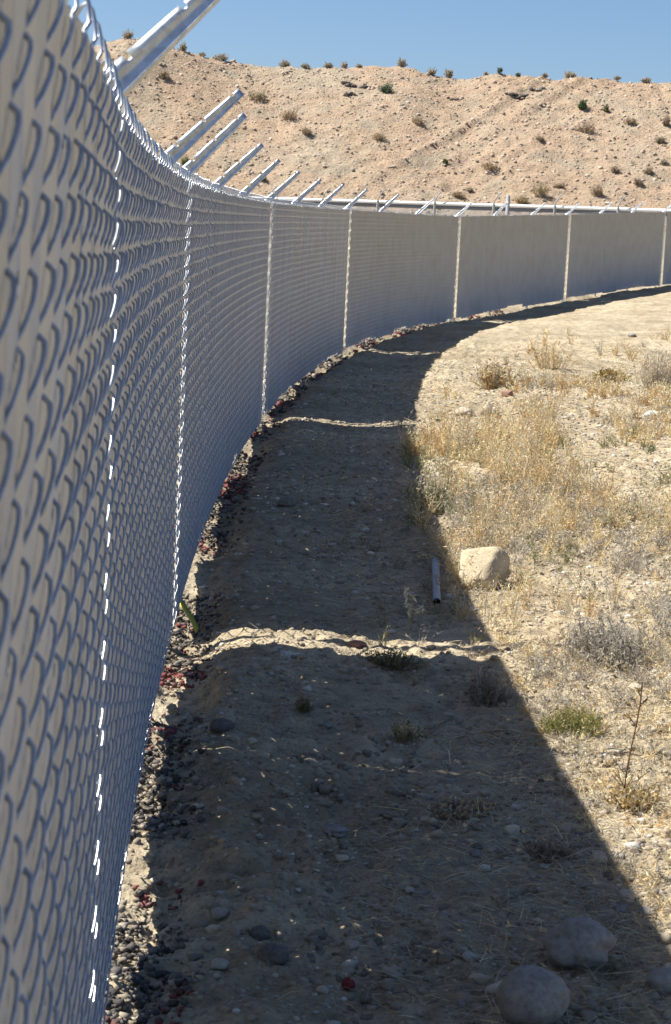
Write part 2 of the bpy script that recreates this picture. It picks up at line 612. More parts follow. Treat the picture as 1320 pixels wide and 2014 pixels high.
def notched_template(levels, side):
    """same slat with a few small nicks in one edge, added so that specks of sun pass through"""
    V0, F0 = slat_template()
    n = len(V0) // 2
    zs = [0.0]
    for z, h in levels: zs += [z, z + 0.0008, z + h, z + h + 0.0008]
    zs.append(1.0)
    V = []
    for k, z in enumerate(zs):
        ring = V0[:n].copy()
        ring[:, 2] = -z
        if k % 4 in (2, 3) and 0 < k < len(zs) - 1:
            e = ring[:, 0] * side > 0.0345
            ring[e, 0] = 0.0345 * side
        V.append(ring)
    i = np.arange(n)
    Fq = [np.stack([i, (i + 1) % n, (i + 1) % n + n, i + n], -1)[:, ::-1] + n * k for k in range(len(zs) - 1)]
    h = n // 2
    k = np.arange(h - 1)
    Fq.append(np.stack([k, n - 1 - k, n - 2 - k, k + 1], -1))
    return np.concatenate(V), np.concatenate(Fq)


SV, SF = slat_template()
rn = np.random.default_rng(8)
slat_nick = []  # slats with nicks added to throw sun specks on the ground
for q_ in range(7):
    lv = sorted(rn.choice(np.arange(2, 30), rn.integers(4, 9), replace=False) / 31.5)
    slat_nick.append(mesh_np('slat', *notched_template([(float(v), float(rn.uniform(0.0072, 0.0120))) for v in lv], 1 if q_ % 2 else -1), M_SLAT))
slat_me = mesh_np('slat', SV, SF, M_SLAT)
Wn = [wire_column(0, 14, 7), wire_column(1, 14, 7)]
Wm = [wire_column(0, 8, 4), wire_column(1, 8, 4)]
Wf = [wire_column(0, 4, 3), wire_column(1, 4, 3)]
wire_me = [mesh_np('wire', *Wn[0], M_WIRE, True), mesh_np('wire', *Wn[1], M_WIRE, True)]

GAP_Y = [3.62, 8.95, 18.7, 28.8, 39.7, 48.2, 56.0, 64.5]
POST_S = []
for a, b, n in ((0, 1, 2), (1, 2, 3), (2, 3, 3), (3, 4, 3), (4, 5, 3), (5, 6, 3), (6, 7, 3)):
    sa, sb = s_at_y(GAP_Y[a]), s_at_y(GAP_Y[b])
    for k in range(n): POST_S.append((sa + (sb - sa) * (0.70 if (a, k) == (0, 1) else k / n), k == 0))
POST_S.append((s_at_y(GAP_Y[7]), True))
for k in (1, 2): POST_S.insert(0, (s_at_y(3.62) - 2.6 * k, False))
GAP_S = np.array([p for p, g in POST_S if g])

ncol = int((FS[-1] - 0.2) / PITCH_U)
col_s = 0.1 + np.arange(ncol) * PITCH_U
rs = np.random.default_rng(5)
stuffV, stuffF, so = [], [], 0
meshV, meshF, mo = [], [], 0
n_slat = n_wire = 0
slit_y = [6.95, 14.6]
slit_cols = {int(round((s_at_y(y) - 0.1) / PITCH_U)) for y in slit_y}
bot_off = 0.0
for ci in range(ncol):
    s = col_s[ci]
    x, y, T, Nn = fence_frame(s)
    zt = float(ztop(y))
    if ci % 7 == 0 and rs.random() < 0.6: bot_off = float(rs.uniform(-0.035, 0.035))
    ph = ci % 2
    R2 = np.array([[T[0], Nn[0]], [T[1], Nn[1]]])
    gapdist = np.min(np.abs(GAP_S - s))
    gw = 0.09 if y < 5 else (0.17 if y < 25 else 0.14)
    if gapdist > gw:
        tilt = float(rs.normal(0, 0.014 if y < 20 else 0.003))
        du = 0.0
        if ci in slit_cols: du = -0.0036
        elif rs.random() < 0.035: du = float(rs.uniform(-0.0025, 0.0025))
        zs = zt - 0.022 - abs(float(rs.normal(0, 0.006)))
        zb = zt - 2.045 + bot_off + float(rs.normal(0, 0.004))
        hgt = zs - zb
        cx, cy_ = x + T[0] * du, y + T[1] * du
        ang = math.atan2(T[1], T[0]) + tilt
        if y > 1.15 and n_slat < 300:
            o = bpy.data.objects.new('slat', slat_nick[int(rs.integers(0, 7))] if rs.random() < 0.24 else slat_me)
            COL.objects.link(o)
            o.parent = fence
            o.location = (cx - FO.x, cy_ - FO.y, zs - FO.z)
            o.rotation_euler = (0, 0, ang)
            o.scale = (1, -1, hgt)
            n_slat += 1
        else:
            c_, s_ = math.cos(ang), math.sin(ang)
            V = SV.copy()
            X = V[:, 0] * c_ + V[:, 1] * s_ + cx
            Yv = V[:, 0] * s_ - V[:, 1] * c_ + cy_
            stuffV.append(np.stack([X, Yv, V[:, 2] * hgt + zs], -1) - np.array(FO))
            stuffF.append(SF[:, ::-1] + so); so += len(V)
    # wires
    if y > 1.15 and n_wire < 120:
        o = bpy.data.objects.new('wire', wire_me[ph])
        COL.objects.link(o)
        o.parent = fence
        o.location = (x - FO.x, y - FO.y, zt - FO.z)
        ang = math.atan2(T[1], T[0])
        j_ = float(rs.normal(0, 0.0025)); o.location.x += j_ * T[0]; o.location.y += j_ * T[1]
        o.location.z += float(rs.normal(0, 0.0025))
        o.rotation_euler = (0, float(rs.normal(0, 0.0008)), ang + float(rs.normal(0, 0.012)))
        o.scale = (float(rs.uniform(0.94, 1.05)), -float(rs.uniform(0.9, 1.15)), 1)
        n_wire += 1
    else:
        Vt, Ft = (Wm if y < 22 else Wf)[ph]
        X = Vt[:, 0] * T[0] + Vt[:, 1] * Nn[0] + x
        Yv = Vt[:, 0] * T[1] + Vt[:, 1] * Nn[1] + y
        meshV.append(np.stack([X, Yv, Vt[:, 2] + zt], -1) - np.array(FO))
        meshF.append(Ft + mo); mo += len(Vt)
o = link('slat_run', mesh_np('slat_run', np.concatenate(stuffV), np.concatenate(stuffF), M_SLAT), fence)
o['kind'] = 'stuff'
o = link('wire_mesh', mesh_np('wire_mesh', np.concatenate(meshV), np.concatenate(meshF), M_WIRE, True), fence)
o['kind'] = 'stuff'


# posts with stamped barbed wire arms
def post_mesh(k_=1.0, mat=None):
    a = np.arange(20) * 2 * math.pi / 20
    ring = np.stack([0.0302 * k_ * np.cos(a), 0.0302 * k_ * np.sin(a)], -1)
    V, Fq = [], []
    for z in (-2.75, -0.05):
        V.append(np.concatenate([ring, np.full((20, 1), z)], 1))
    for r, z in ((0.0345, -0.05), (0.0355, -0.005), (0.030, 0.022), (0.014, 0.034)):
        V.append(np.concatenate([ring * r / 0.0302, np.full((20, 1), z)], 1))
    V = np.concatenate(V)
    i = np.arange(20)
    for k in range(5):
        Fq.append(np.stack([i, (i + 1) % 20, (i + 1) % 20 + 20, i + 20], -1) + 20 * k)
    return mesh_np('post', V, [np.concatenate(Fq), (np.arange(20) + 100)[None]], mat or M_POST, True)


def arm_mesh():
    """folded sheet arm along +x (out) and +z (up) at 45 degrees; flat sides face along the fence (y)"""
    L = 0.41
    d = np.array([math.cos(math.radians(45)), 0, math.sin(math.radians(45))])
    q = np.array([-d[2], 0, d[0]])      # perpendicular, upper edge
    notches = [0.105, 0.24, 0.375]
    st = set(np.linspace(0, L, 16).round(4))
    for nc in notches:
        for e in (-0.0062, -0.005, 0.0, 0.005, 0.0062): st.add(round(nc + e, 4))
    st = sorted(v for v in st if 0 <= v <= L)
    V, Fq = [], []
    prof0 = [(-0.5, 0.62), (-0.44, 0.66), (-0.36, 0.40), (-0.22, 0.40), (-0.14, 0.30), (-0.02, 0.30), (0.06, 0.42), (0.28, 0.44), (0.40, 0.34), (0.47, 0.18), (0.5, 0.0)]
    prof = prof0 + [(h, -w) for h, w in prof0[-2::-1]]
    n = len(prof)
    for t in st:
        k = t / L
        hh = 0.060 * (1 - k) + 0.032 * k
        ww = 0.032 * (1 - k) + 0.020 * k
        emb = 1.0 if 0.05 < t < 0.35 else 0.0
        nd = min(abs(t - nc) for nc in notches)
        for h, w in prof:
            w2 = w
            if abs(w) == 0.30 and not emb: w2 = math.copysign(0.41, w)
            hv = h
            if nd < 0.0055 and h > 0.22: hv = 0.22 + 0.004 * (h - 0.22)
            V.append(d * t + q * (hv * hh) + np.array([0, w2 * ww, 0]))
    m = len(st)
    for a in range(m - 1):
        for b in range(n - 1):
            i = a * n + b
            Fq.append((i, i + 1, i + n + 1, i + n))
        Fq.append((a * n + n - 1, a * n, (a + 1) * n, (a + 1) * n + n - 1))
    fan = [(tuple(range(n))), tuple(range((m - 1) * n, m * n))]
    # clamp socket at the foot, sitting on the post cap
    me = mesh_np('arm', np.array(V), [np.array(Fq), np.array(fan)], M_GALV)
    return me


post_me, arm_me = post_mesh(), arm_mesh()
post_me2 = post_mesh(1.75, M_ENDPOST)
ra = np.random.default_rng(3)
for s, g in POST_S:
    x, y, T, Nn = fence_frame(s)
    zt = float(ztop(y))
    big = g and y > 25
    c = np.array([x, y]) - Nn * (0.068 if big else 0.045)
    p = link('post', post_me2 if big else post_me, fence, (c[0] - FO.x, c[1] - FO.y, zt - 0.035 - FO.z))
    a = link('arm', arm_me, p, (0, 0, 0.012))
    a.rotation_euler = (float(ra.normal(0, 0.02)), float(ra.normal(0, 0.03)), math.atan2(Nn[1], Nn[0]) + float(ra.normal(0, 0.05)))

# ------------------------------------------------------------------ far fence with pipe rail
FA, FB = at_depth(560, 388, 94), at_depth(1320, 411, 84)
far = empty('chain_link_fence', (float(FA[0]), float(FA[1]), 0.7))
tag(far, 'distant chain link fence with thick pale pipe rail below the hillside', 'fence')
fd = (FB - FA); flen = float(np.linalg.norm(fd[:2])); fT = fd / flen
_off = np.array([FA[0], FA[1], 0.7])


def fpt(t): return FA + fT * t - _off


t0, t1 = -45.0, 55.0
V, Fq = tube(np.array([fpt(t) + np.array([0, 0, -0.075]) for t in np.linspace(t0, t1, 40)]), 0.075, 16)
link('pipe_rail', mesh_np('pipe_rail', V, Fq, M_PIPE, True), far)
bq = []  # dark strip added below the pipe as its painted shaded side
for z_, o_ in ((-0.152, 0.03), (-0.31, 0.03), (-0.31, -0.05), (-0.152, -0.05)):
    for t in (t0, t1): bq.append(fpt(t) + np.array([fT[1], -fT[0], 0]) * o_ + np.array([0, 0, z_]))
link('rail_shade_strip', mesh_np('rail_shade_strip', np.array(bq), np.array([(0, 1, 3, 2), (2, 3, 5, 4), (4, 5, 7, 6), (6, 7, 1, 0)]), M_RAIL_SHADE), far)
fV, fF, k = [], [], 0
nrm = np.array([fT[1], -fT[0], 0])
Hf = 1.75
for t in np.arange(t0, t1, 0.085):
    for sg in (1, -1):
        a = fpt(t) + np.array([0, 0, -0.30]) + nrm * 0.07
        b = a + fT * sg * Hf * 0.9 + np.array([0, 0, -Hf])
        w = fT * 0.009
        fV += [a - w, a + w, b + w, b - w]; fF.append((k, k + 1, k + 2, k + 3)); k += 4
o = link('wire_mesh', mesh_np('wire_mesh', np.array(fV), np.array(fF), M_WIRE), far)
o['kind'] = 'stuff'
pV, pF = tube(np.array([[0, 0, -2.4], [0, 0, 0.0]]), 0.06, 10)
fpost_me = mesh_np('post', pV, pF, M_GREYPOST, True)
aV, aF = tube(np.array([[0, 0, -0.3], [0, 0, 0.05], [0.06, 0, 0.2], [0.2, 0, 0.42], [0.3, 0, 0.52]]), 0.028, 8)
farm_me = mesh_np('arm', aV, aF, M_GREYPOST, True)
for t in np.arange(-42, 52, 2.95):
    p = fpt(float(t)) + nrm * 0.22
    q = link('post', fpost_me, far, (p[0], p[1], p[2] - 0.02))
    a = link('arm', farm_me, q, (0, 0, 0))
    a.rotation_euler = (0, 0, float(ra.normal(0, 0.15)))
# grey marker post
mp = at_depth(1000, 385, 83)
pw = 0.075
gz = float(terr(mp[0], mp[1]))
hh = mp[2] - gz
Vb = [(-pw, -pw, 0), (pw, -pw, 0), (pw, pw, 0), (-pw, pw, 0), (-pw, -pw, hh), (pw, -pw, hh), (pw, pw, hh), (-pw, pw, hh),
      (-pw * .5, -pw * .5, hh + .04), (pw * .5, -pw * .5, hh + .04), (pw * .5, pw * .5, hh + .04), (-pw * .5, pw * .5, hh + .04)]
Fb = [(0, 1, 5, 4), (1, 2, 6, 5), (2, 3, 7, 6), (3, 0, 4, 7), (4, 5, 9, 8), (5, 6, 10, 9), (6, 7, 11, 10), (7, 4, 8, 11), (8, 9, 10, 11)]
tag(link('marker_post', mesh_np('marker_post', np.array(Vb), np.array(Fb), M_GREYPOST), None, (mp[0], mp[1], gz)),
    'grey square post rising above the pale pipe rail of the distant fence', 'post')


# ------------------------------------------------------------------ stones
def ico(sub):
    import bmesh
    bm = bmesh.new()
    bmesh.ops.create_icosphere(bm, subdivisions=sub, radius=1)
    V = np.array([v.co[:] for v in bm.verts]); Fc = np.array([[v.index for v in f.verts] for f in bm.faces])
    bm.free()
    return V, Fc


ICO = {1: ico(1), 2: ico(2), 4: ico(4)}


def lumpy(V, seed, amp, freq=1.3, planes=0):
    r = np.random.default_rng(seed)
    o = r.uniform(-50, 50, 3)
    d = fbm(V[:, 0] * freq + o[0], V[:, 1] * freq + V[:, 2] * 1.7 + o[1], seed, 3) + \
        fbm(V[:, 2] * freq + o[2], V[:, 0] * freq - V[:, 1] * 1.3 + o[0], seed + 9, 3)
    W = V * (1 + amp * d)[:, None]
    for k in range(planes):        # chop flat facets
        n = r.normal(size=3); n /= np.linalg.norm(n)
        lim = r.uniform(0.55, 0.85)
        t = W @ n
        W = W - np.clip(t - lim, 0, None)[:, None] * n[None] * 0.9
    return W


STONE_MATS = {
    'grey': mat_stone('grey_cobble', (0.21, 0.195, 0.18), (0.37, 0.345, 0.31), 7),
    'tan': mat_stone('tan_rock', (0.46, 0.38, 0.25), (0.60, 0.51, 0.36)),
    'buff': mat_stone('buff_stone', (0.42, 0.35, 0.26), (0.56, 0.48, 0.37)),
    'dark': mat_stone('dark_rock', (0.10, 0.095, 0.09), (0.20, 0.18, 0.165)),
    'red': mat_stone('red_stone', (0.16, 0.03, 0.03), (0.26, 0.05, 0.045)),
    'rust': mat_stone('rusty_stone', (0.24, 0.14, 0.10), (0.36, 0.22, 0.16)),
    'pale': mat_stone('pale_stone', (0.55, 0.53, 0.48), (0.70, 0.68, 0.62)),
}


def stone(px, py, wpx, asp, kind, label, seed, amp=0.22, planes=0, sink=0.25, depth=0.9, rot=0.0, group=None, name='stone', yfix=None):
    p = place(px, py)
    r = wpx / ppm(p[1]) / 2
    V, Fc = ICO[4]
    V = lumpy(V, seed, amp, 1.2, planes)
    if name == 'boulder':      # broken faces: sloping top, big front face, steep right side
        for nx_, ny_, nz_, lim in ((0.10, 0.25, 1.0, 0.62), (-0.30, -0.62, 0.62, 0.44), (0.92, -0.45, 0.12, 0.62), (-0.9, 0.1, -0.2, 0.72),
                                   (-0.75, -0.2, 0.5, 0.70), (0.75, 0.1, 0.7, 0.74), (0.1, 0.9, 0.4, 0.7), (0.45, -0.8, 0.35, 0.60)):
            nn_ = np.array([nx_, ny_, nz_]); nn_ /= np.linalg.norm(nn_)
            V = V - np.clip(V @ nn_ - lim, 0, None)[:, None] * nn_[None] * 0.97
    if name == 'boulder':
        V = V * (1 + 0.10 * fbm(V[:, 0] * 4 + 3, V[:, 1] * 4 + V[:, 2] * 5, 77, 3, 0.6))[:, None]
        V[:, 2] += 0.22 * V[:, 0]
    V = V / np.abs(V[:, 0]).max()
    hz = asp
    V = V * np.array([r, r * depth, r * hz / max(1e-6, np.abs(V[:, 2]).max())])
    c, s_ = math.cos(rot), math.sin(rot)
    V = np.stack([V[:, 0] * c - V[:, 1] * s_, V[:, 0] * s_ + V[:, 1] * c, V[:, 2]], -1)
    o = link(name, mesh_np(name, V, Fc, STONE_MATS[kind], name != 'boulder'), None,
             (p[0], p[1] + r * depth * 0.8, p[2] + r * hz * (1 - 2 * sink)))
    return tag(o, label, 'rock' if name == 'boulder' else 'stone', group)


stone(952, 1158, 114, 1.15, 'tan', 'angular pale tan boulder in full sun at the shadow edge', 188, 0.20, 0, 0.20, 0.85, 0.0, name='boulder')
stone(1142, 1915, 156, 0.72, 'grey', 'large smooth grey cobble at lower right with rounded pear shape', 102, 0.26, 0, 0.10, 0.8)
stone(1052, 2030, 158, 0.85, 'grey', 'large rounded grey cobble cut by the bottom edge of the photo', 103, 0.16, 0, 0.10, 0.85)
stone(1312, 1962, 84, 0.68, 'grey', 'smooth grey cobble cut by the right edge near the bottom corner', 104, 0.16, 0, 0.12, 0.9)
stone(684, 1950, 30, 1.0, 'red', 'small dark red stone on the shaded soil near the bottom', 105, 0.3, 3, 0.1)
stone(1180, 1700, 40, 0.85, 'buff', 'round tan stone lying just inside the slanted shadow edge', 106, 0.2, 1)
stone(1234, 1772, 34, 0.85, 'buff', 'pale rounded stone above a cluster of small grey stones at right', 107, 0.2)
stone(1222, 1795, 34, 0.62, 'grey', 'flat grey stone just below the pale rounded stone', 108, 0.2)
stone(1276, 1802, 40, 0.6, 'grey', 'brownish grey stone right of the flat grey stone near the shadow edge', 109, 0.25)
stone(935, 1686, 24, 0.95, 'grey', 'upright grey pebble behind the whitish stone in the shade', 110, 0.25)
stone(953, 1718, 30, 0.8, 'pale', 'whitish stone in the shaded gravel with small pebbles around it', 111, 0.3, 3)
stone(1072, 1706, 26, 0.4, 'pale', 'thin pale flat stone lying in the shade right of the whitish stone', 112, 0.25)
stone(868, 1806, 22, 0.8, 'grey', 'small round grey pebble in the shade left of the big cobbles', 113, 0.2)
stone(908, 1982, 22, 1.0, 'grey', 'small upright grey pebble left of the lowest big cobble', 114, 0.2)
stone(565, 998, 44, 0.72, 'grey', 'lone grey rock on the shaded strip beyond the bright stripe', 115, 0.3, 4)
stone(435, 1440, 54, 0.62, 'dark', 'dark rounded cobble half buried in shade near the fence foot', 116, 0.2)
stone(643, 1432, 26, 0.7, 'grey', 'small grey stone in shade right of the half buried cobble', 117, 0.25)
stone(660, 1642, 58, 0.45, 'grey', 'low broad grey stone set in the shaded path', 118, 0.3, 2)
stone(510, 1850, 46, 0.75, 'dark', 'dark brown round rock in deep shade behind another dark rock', 119, 0.25)
stone(538, 1895, 74, 0.62, 'dark', 'dark slate coloured rock in front of the dark brown rock', 120, 0.25)
stone(702, 1275, 40, 0.5, 'rust', 'reddish brown stone lying on the bright stripe of sunlight', 121, 0.25, 3)
stone(570, 1292, 44, 0.5, 'pale', 'pale angular stone half buried in the bright sunlit stripe', 122, 0.3, 4)
stone(913, 820, 40, 0.62, 'buff', 'left pale boulder of the pair on the sunlit bank', 123, 0.2)
stone(964, 818, 40, 0.85, 'buff', 'right taller boulder of the pair on the sunlit bank', 124, 0.2, 2)
stone(998, 780, 24, 0.9, 'rust', 'small brown block shaped stone above the pair of boulders', 125, 0.25, 6)
stone(1130, 1337, 40, 0.62, 'buff', 'sunlit pinkish stone among straw above the green tuft', 126, 0.3, 4)
stone(1252, 1357, 34, 0.55, 'buff', 'sunlit flat stone right of the pinkish stone near the tall stalk', 127, 0.25, 2)
stone(1207, 1300, 26, 0.8, 'pale', 'small whitish stone on sunlit ground below the grey brush', 128, 0.25, 2)
stone(1288, 822, 44, 0.42, 'pale', 'flat white stone near the right edge on the far bank', 129, 0.2)
stone(1244, 662, 18, 0.5, 'grey', 'small grey stone on the bare far bank below the fence end', 130, 0.2)
stone(628, 1237, 20, 0.7, 'grey', 'small grey stone in shade just above the bright stripe', 131, 0.25)
stone(1120, 1560, 30, 0.6, 'grey', 'grey stone in shade touching the slanted shadow line', 132, 0.25)
stone(1318, 1650, 30, 1.3, 'buff', 'upright tan stone cut by the right edge in sunlight', 133, 0.25, 3)

# loose pebbles and lumps as one mass
def scatter_mesh(P, R, colors, base, seed, squash=0.65, amp=0.35):
    r = np.random.default_rng(seed)
    V0, F0 = ICO[base]
    n = len(P); nv = len(V0)
    variants = np.stack([lumpy(V0, seed * 10 + k, amp, 1.5, 2) for k in range(8)])
    A = variants[r.integers(0, 8, n)]
    ang = r.uniform(0, 2 * math.pi, n); c, s_ = np.cos(ang)[:, None], np.sin(ang)[:, None]
    sx = r.uniform(0.75, 1.3, (n, 1)); sz = squash * r.uniform(0.7, 1.3, (n, 1))
    X = (A[..., 0] * sx * c - A[..., 1] * s_) * R[:, None]
    Y = (A[..., 0] * sx * s_ + A[..., 1] * c) * R[:, None]
    Z = A[..., 2] * sz * R[:, None]
    V = np.stack([X, Y, Z], -1) + P[:, None]
    Fc = F0[None] + (np.arange(n) * nv)[:, None, None]
    return V.reshape(-1, 3), Fc.reshape(-1, 3), np.repeat(colors, nv, 0)


def field_points(n, y0, y1, s0, s1, seed, power=1.0, limit=True):
    """random ground points, denser near the camera"""
    r = np.random.default_rng(seed)
    u = r.random(n)
    y = y0 * (y1 / y0) ** (u ** power)
    smax = s1
    s = s0 + (smax - s0) * r.random(n)
    k = np.interp(y, FY, FSLOPE)
    x = xf(y) + s * np.sqrt(1 + k * k)
    if limit:
        ok = np.abs(x / y) < 0.19
        x, y, s = x[ok], y[ok], s[ok]
    return np.stack([x, y, terr(x, y)], -1), s


def pal(n, colors, seed, jit=0.12, weights=None):
    r = np.random.default_rng(seed)
    c = np.array(colors)[r.choice(len(colors), n, p=weights)]
    return np.clip(c * (1 + r.normal(0, jit, (n, 1))), 0.01, 0.9)


# dark rock ledges on the ridge: broken slabs fused in one outcrop
for i_, (px, py, wd, n_, lab) in enumerate((
        (712, 172, 64, 16, 'long dark rock ledge on the ridge left of the big dark bush'),
        (690, 186, 22, 5, 'small dark block below the long rock ledge on the ridge'),
        (1008, 183, 56, 14, 'dark slanting rock ledge on the ridge above the scraped streaks'),
        (1056, 177, 22, 5, 'short dark rock right of the slanting ledge on the ridge'),
        (889, 194, 15, 4, 'small dark rock on the slope just below the ridge crest'))):
    p_ = place(px, py)
    rl = np.random.default_rng(160 + i_)
    w_ = wd / ppm(p_[1])
    u_ = np.linspace(-0.5, 0.5, n_) + rl.normal(0, 0.03, n_)
    tilt_ = 0.45 if i_ == 2 else -0.12
    Q_ = np.stack([p_[0] + u_ * w_, p_[1] + rl.normal(0, 0.12, n_), np.zeros(n_)], -1)
    Q_[:, 2] = terr(Q_[:, 0], Q_[:, 1]) + 0.05 + np.clip(u_ * w_ * tilt_, -0.3, 0.3) * 0.5
    V_, F_, C_ = scatter_mesh(Q_, rl.uniform(0.07, 0.20, n_), pal(n_, [(0.10, 0.09, 0.085), (0.17, 0.15, 0.13), (0.24, 0.20, 0.17)], 170 + i_), 2, 180 + i_, 0.6, 0.9)
    tag(link('rock_ledge', mesh_np('rock_ledge', V_ - p_, F_, M_PEB, False, C_), None, tuple(p_)), lab, 'rock')

gV, gF, gC, go = [], [], [], 0


def add_scatter(P, R, C, base, seed, squash=0.65, amp=0.35):
    global go
    V, Fc, Cc = scatter_mesh(P, R, C, base, seed, squash, amp)
    gV.append(V); gF.append(Fc + go); gC.append(Cc); go += len(V)


GREYS = [(0.40, 0.355, 0.29), (0.31, 0.28, 0.24), (0.45, 0.39, 0.30), (0.50, 0.45, 0.37), (0.48, 0.41, 0.30), (0.40, 0.32, 0.24), (0.60, 0.57, 0.50)]
r_ = np.random.default_rng(77)
P, s = field_points(26000, 3.9, 26, 0.05, 4.4, 201, 1.1)
keep = (fbm(P[:, 0] / 0.5, P[:, 1] / 0.5, 91, 2) + r_.uniform(-0.25, 0.25, len(P))) > -0.05
P = P[keep]
R = 0.0035 + 0.008 * r_.random(len(P)) ** 2.2
R *= np.clip(P[:, 1] / 6, 1, 2.2)
add_scatter(P, R, pal(len(P), GREYS, 202), 1, 203)
P, s = field_points(620, 4.0, 24, 0.2, 4.2, 204, 1.05)
R = 0.012 + 0.018 * r_.random(len(P)) ** 2
add_scatter(P + np.array([0, 0, 0.004]), R, pal(len(P), GREYS, 205), 2, 206, 0.55, 0.7)
o = link('gravel', mesh_np('gravel', np.concatenate(gV), np.concatenate(gF), M_PEB, True, np.concatenate(gC)))
tag(o, 'loose grey and tan pebbles strewn over the dry soil', 'gravel', None, 'stuff')

# soil clods: same colour as the soil
gV, gF, gC, go = [], [], [], 0
P, s = field_points(26000, 3.9, 24, -0.1, 4.0, 211, 1.05)
R = 0.005 + 0.014 * r_.random(len(P)) ** 2.5
add_scatter(P, R, pal(len(P), [(0.36, 0.30, 0.22), (0.42, 0.35, 0.26), (0.30, 0.25, 0.19)], 212, 0.08), 1, 213, 0.7, 0.6)
r2_ = np.random.default_rng(219)
P, s = field_points(1100, 4.1, 7.0, 0.5, 1.75, 217, 1.0)
k_ = fbm(P[:, 0] / 0.35, P[:, 1] / 0.45, 97, 2) + r2_.uniform(-0.12, 0.12, len(P)) > 0.02
P = P[k_]
add_scatter(P, 0.006 + 0.017 * r2_.random(len(P)) ** 2, pal(len(P), [(0.27, 0.23, 0.17), (0.22, 0.19, 0.15), (0.34, 0.29, 0.22)], 218, 0.1), 2, 220, 0.75, 0.9)
o = link('soil_clods', mesh_np('soil_clods', np.concatenate(gV), np.concatenate(gF), M_PEB, False, np.concatenate(gC)))
tag(o, 'crumbled clods of dry soil on the ground', 'clods', None, 'stuff')

# dark and red lava gravel along the fence foot
gV, gF, gC, go = [], [], [], 0
P, s = field_points(20000, 4.0, 46, -0.16, 0.26, 221, 1.2, False)
dens = fbm(P[:, 1] / 0.7, P[:, 0] * 0 + 2.5, 93, 2)
keep = (dens + r_.uniform(-0.18, 0.18, len(P)) + 0.18 * (1 - sstep(6, 9, P[:, 1]))) > -0.06
keep &= (s < 0.09 + 0.14 * r_.random(len(P)) ** 2)
P = P[keep]
red = fbm(P[:, 1] / 0.55, P[:, 0] * 2 + 9, 95, 2) + r_.uniform(-0.25, 0.25, len(P)) > 0.24
C = pal(len(P), [(0.075, 0.068, 0.062), (0.13, 0.115, 0.10), (0.22, 0.19, 0.155), (0.16, 0.14, 0.12), (0.36, 0.31, 0.23)], 222, 0.2)
C[red] = pal(int(red.sum()), [(0.22, 0.065, 0.06), (0.16, 0.075, 0.065), (0.26, 0.085, 0.08)], 223, 0.15)
R = (0.005 + 0.011 * r_.random(len(P)) ** 2.2) * np.clip(P[:, 1] / 10, 1, 2.6)
add_scatter(P + np.array([0, 0, 0.006]), R, C, 1, 224, 0.85, 1.1)
o = link('lava_gravel', mesh_np('lava_gravel', np.concatenate(gV), np.concatenate(gF), M_PEB, False, np.concatenate(gC)))
tag(o, 'dark and red lumpy gravel piled along the foot of the fence', 'gravel', None, 'stuff')

# stones on the hillside
gV, gF, gC, go = [], [], [], 0
r = np.random.default_rng(301)
x = r.uniform(-20, 28, 19000); y = r.uniform(104, 127, 19000)
R = 0.03 + 0.12 * r.random(19000) ** 6
P = np.stack([x, y, terr(x, y)], -1)
add_scatter(P, R, pal(19000, [(0.44, 0.34, 0.25), (0.40, 0.32, 0.25), (0.5, 0.42, 0.33), (0.34, 0.27, 0.21)], 302), 1, 303, 0.7, 0.9)
o = link('hill_stones', mesh_np('hill_stones', np.concatenate(gV), np.concatenate(gF), M_PEB, False, np.concatenate(gC)))
tag(o, 'scattered stones over the tan hillside', 'stones', None, 'stuff')


# ------------------------------------------------------------------ plants
class Blades:
    def __init__(self): self.V, self.Q, self.T, self.C, self.n = [], [], [], [], 0

    def add(self, base, tip, width, bend, col, r):
        """ribbons from base to tip (n,3), two segments, bend (n,3) offset of the middle"""
        n = len(base)
        if n == 0: return
        d = tip - base
        side = np.cross(d, r.normal(size=(n, 3)))
        side /= np.linalg.norm(side, axis=1)[:, None] + 1e-9
        side *= (width / 2)[:, None]
        mid = (base + tip) / 2 + bend
        V = np.stack([base - side, base + side, mid + side * 0.8, mid - side * 0.8, tip], 1).reshape(-1, 3)
        k = self.n + np.arange(n) * 5
        self.Q.append(np.stack([k, k + 1, k + 2, k + 3], -1))
        self.T.append(np.stack([k + 3, k + 2, k + 4], -1))
        self.V.append(V); self.C.append(np.repeat(col, 5, 0)); self.n += n * 5

    def mesh(self, name, mat, origin=None):
        V = np.concatenate(self.V)
        if origin is not None: V = V - np.asarray(origin)
        return mesh_np(name, V, [np.concatenate(self.Q), np.concatenate(self.T)], mat, False, np.concatenate(self.C))


STRAW = [(0.70, 0.55, 0.30), (0.64, 0.47, 0.24), (0.78, 0.66, 0.42), (0.54, 0.38, 0.20), (0.60, 0.53, 0.39), (0.52, 0.48, 0.38)]
GREYTWIG = [(0.42, 0.38, 0.31), (0.34, 0.31, 0.26), (0.50, 0.46, 0.39)]
BROWNTW = [(0.22, 0.16, 0.11), (0.16, 0.12, 0.09)]
GREENISH = [(0.28, 0.27, 0.13), (0.22, 0.23, 0.12), (0.36, 0.33, 0.18)]


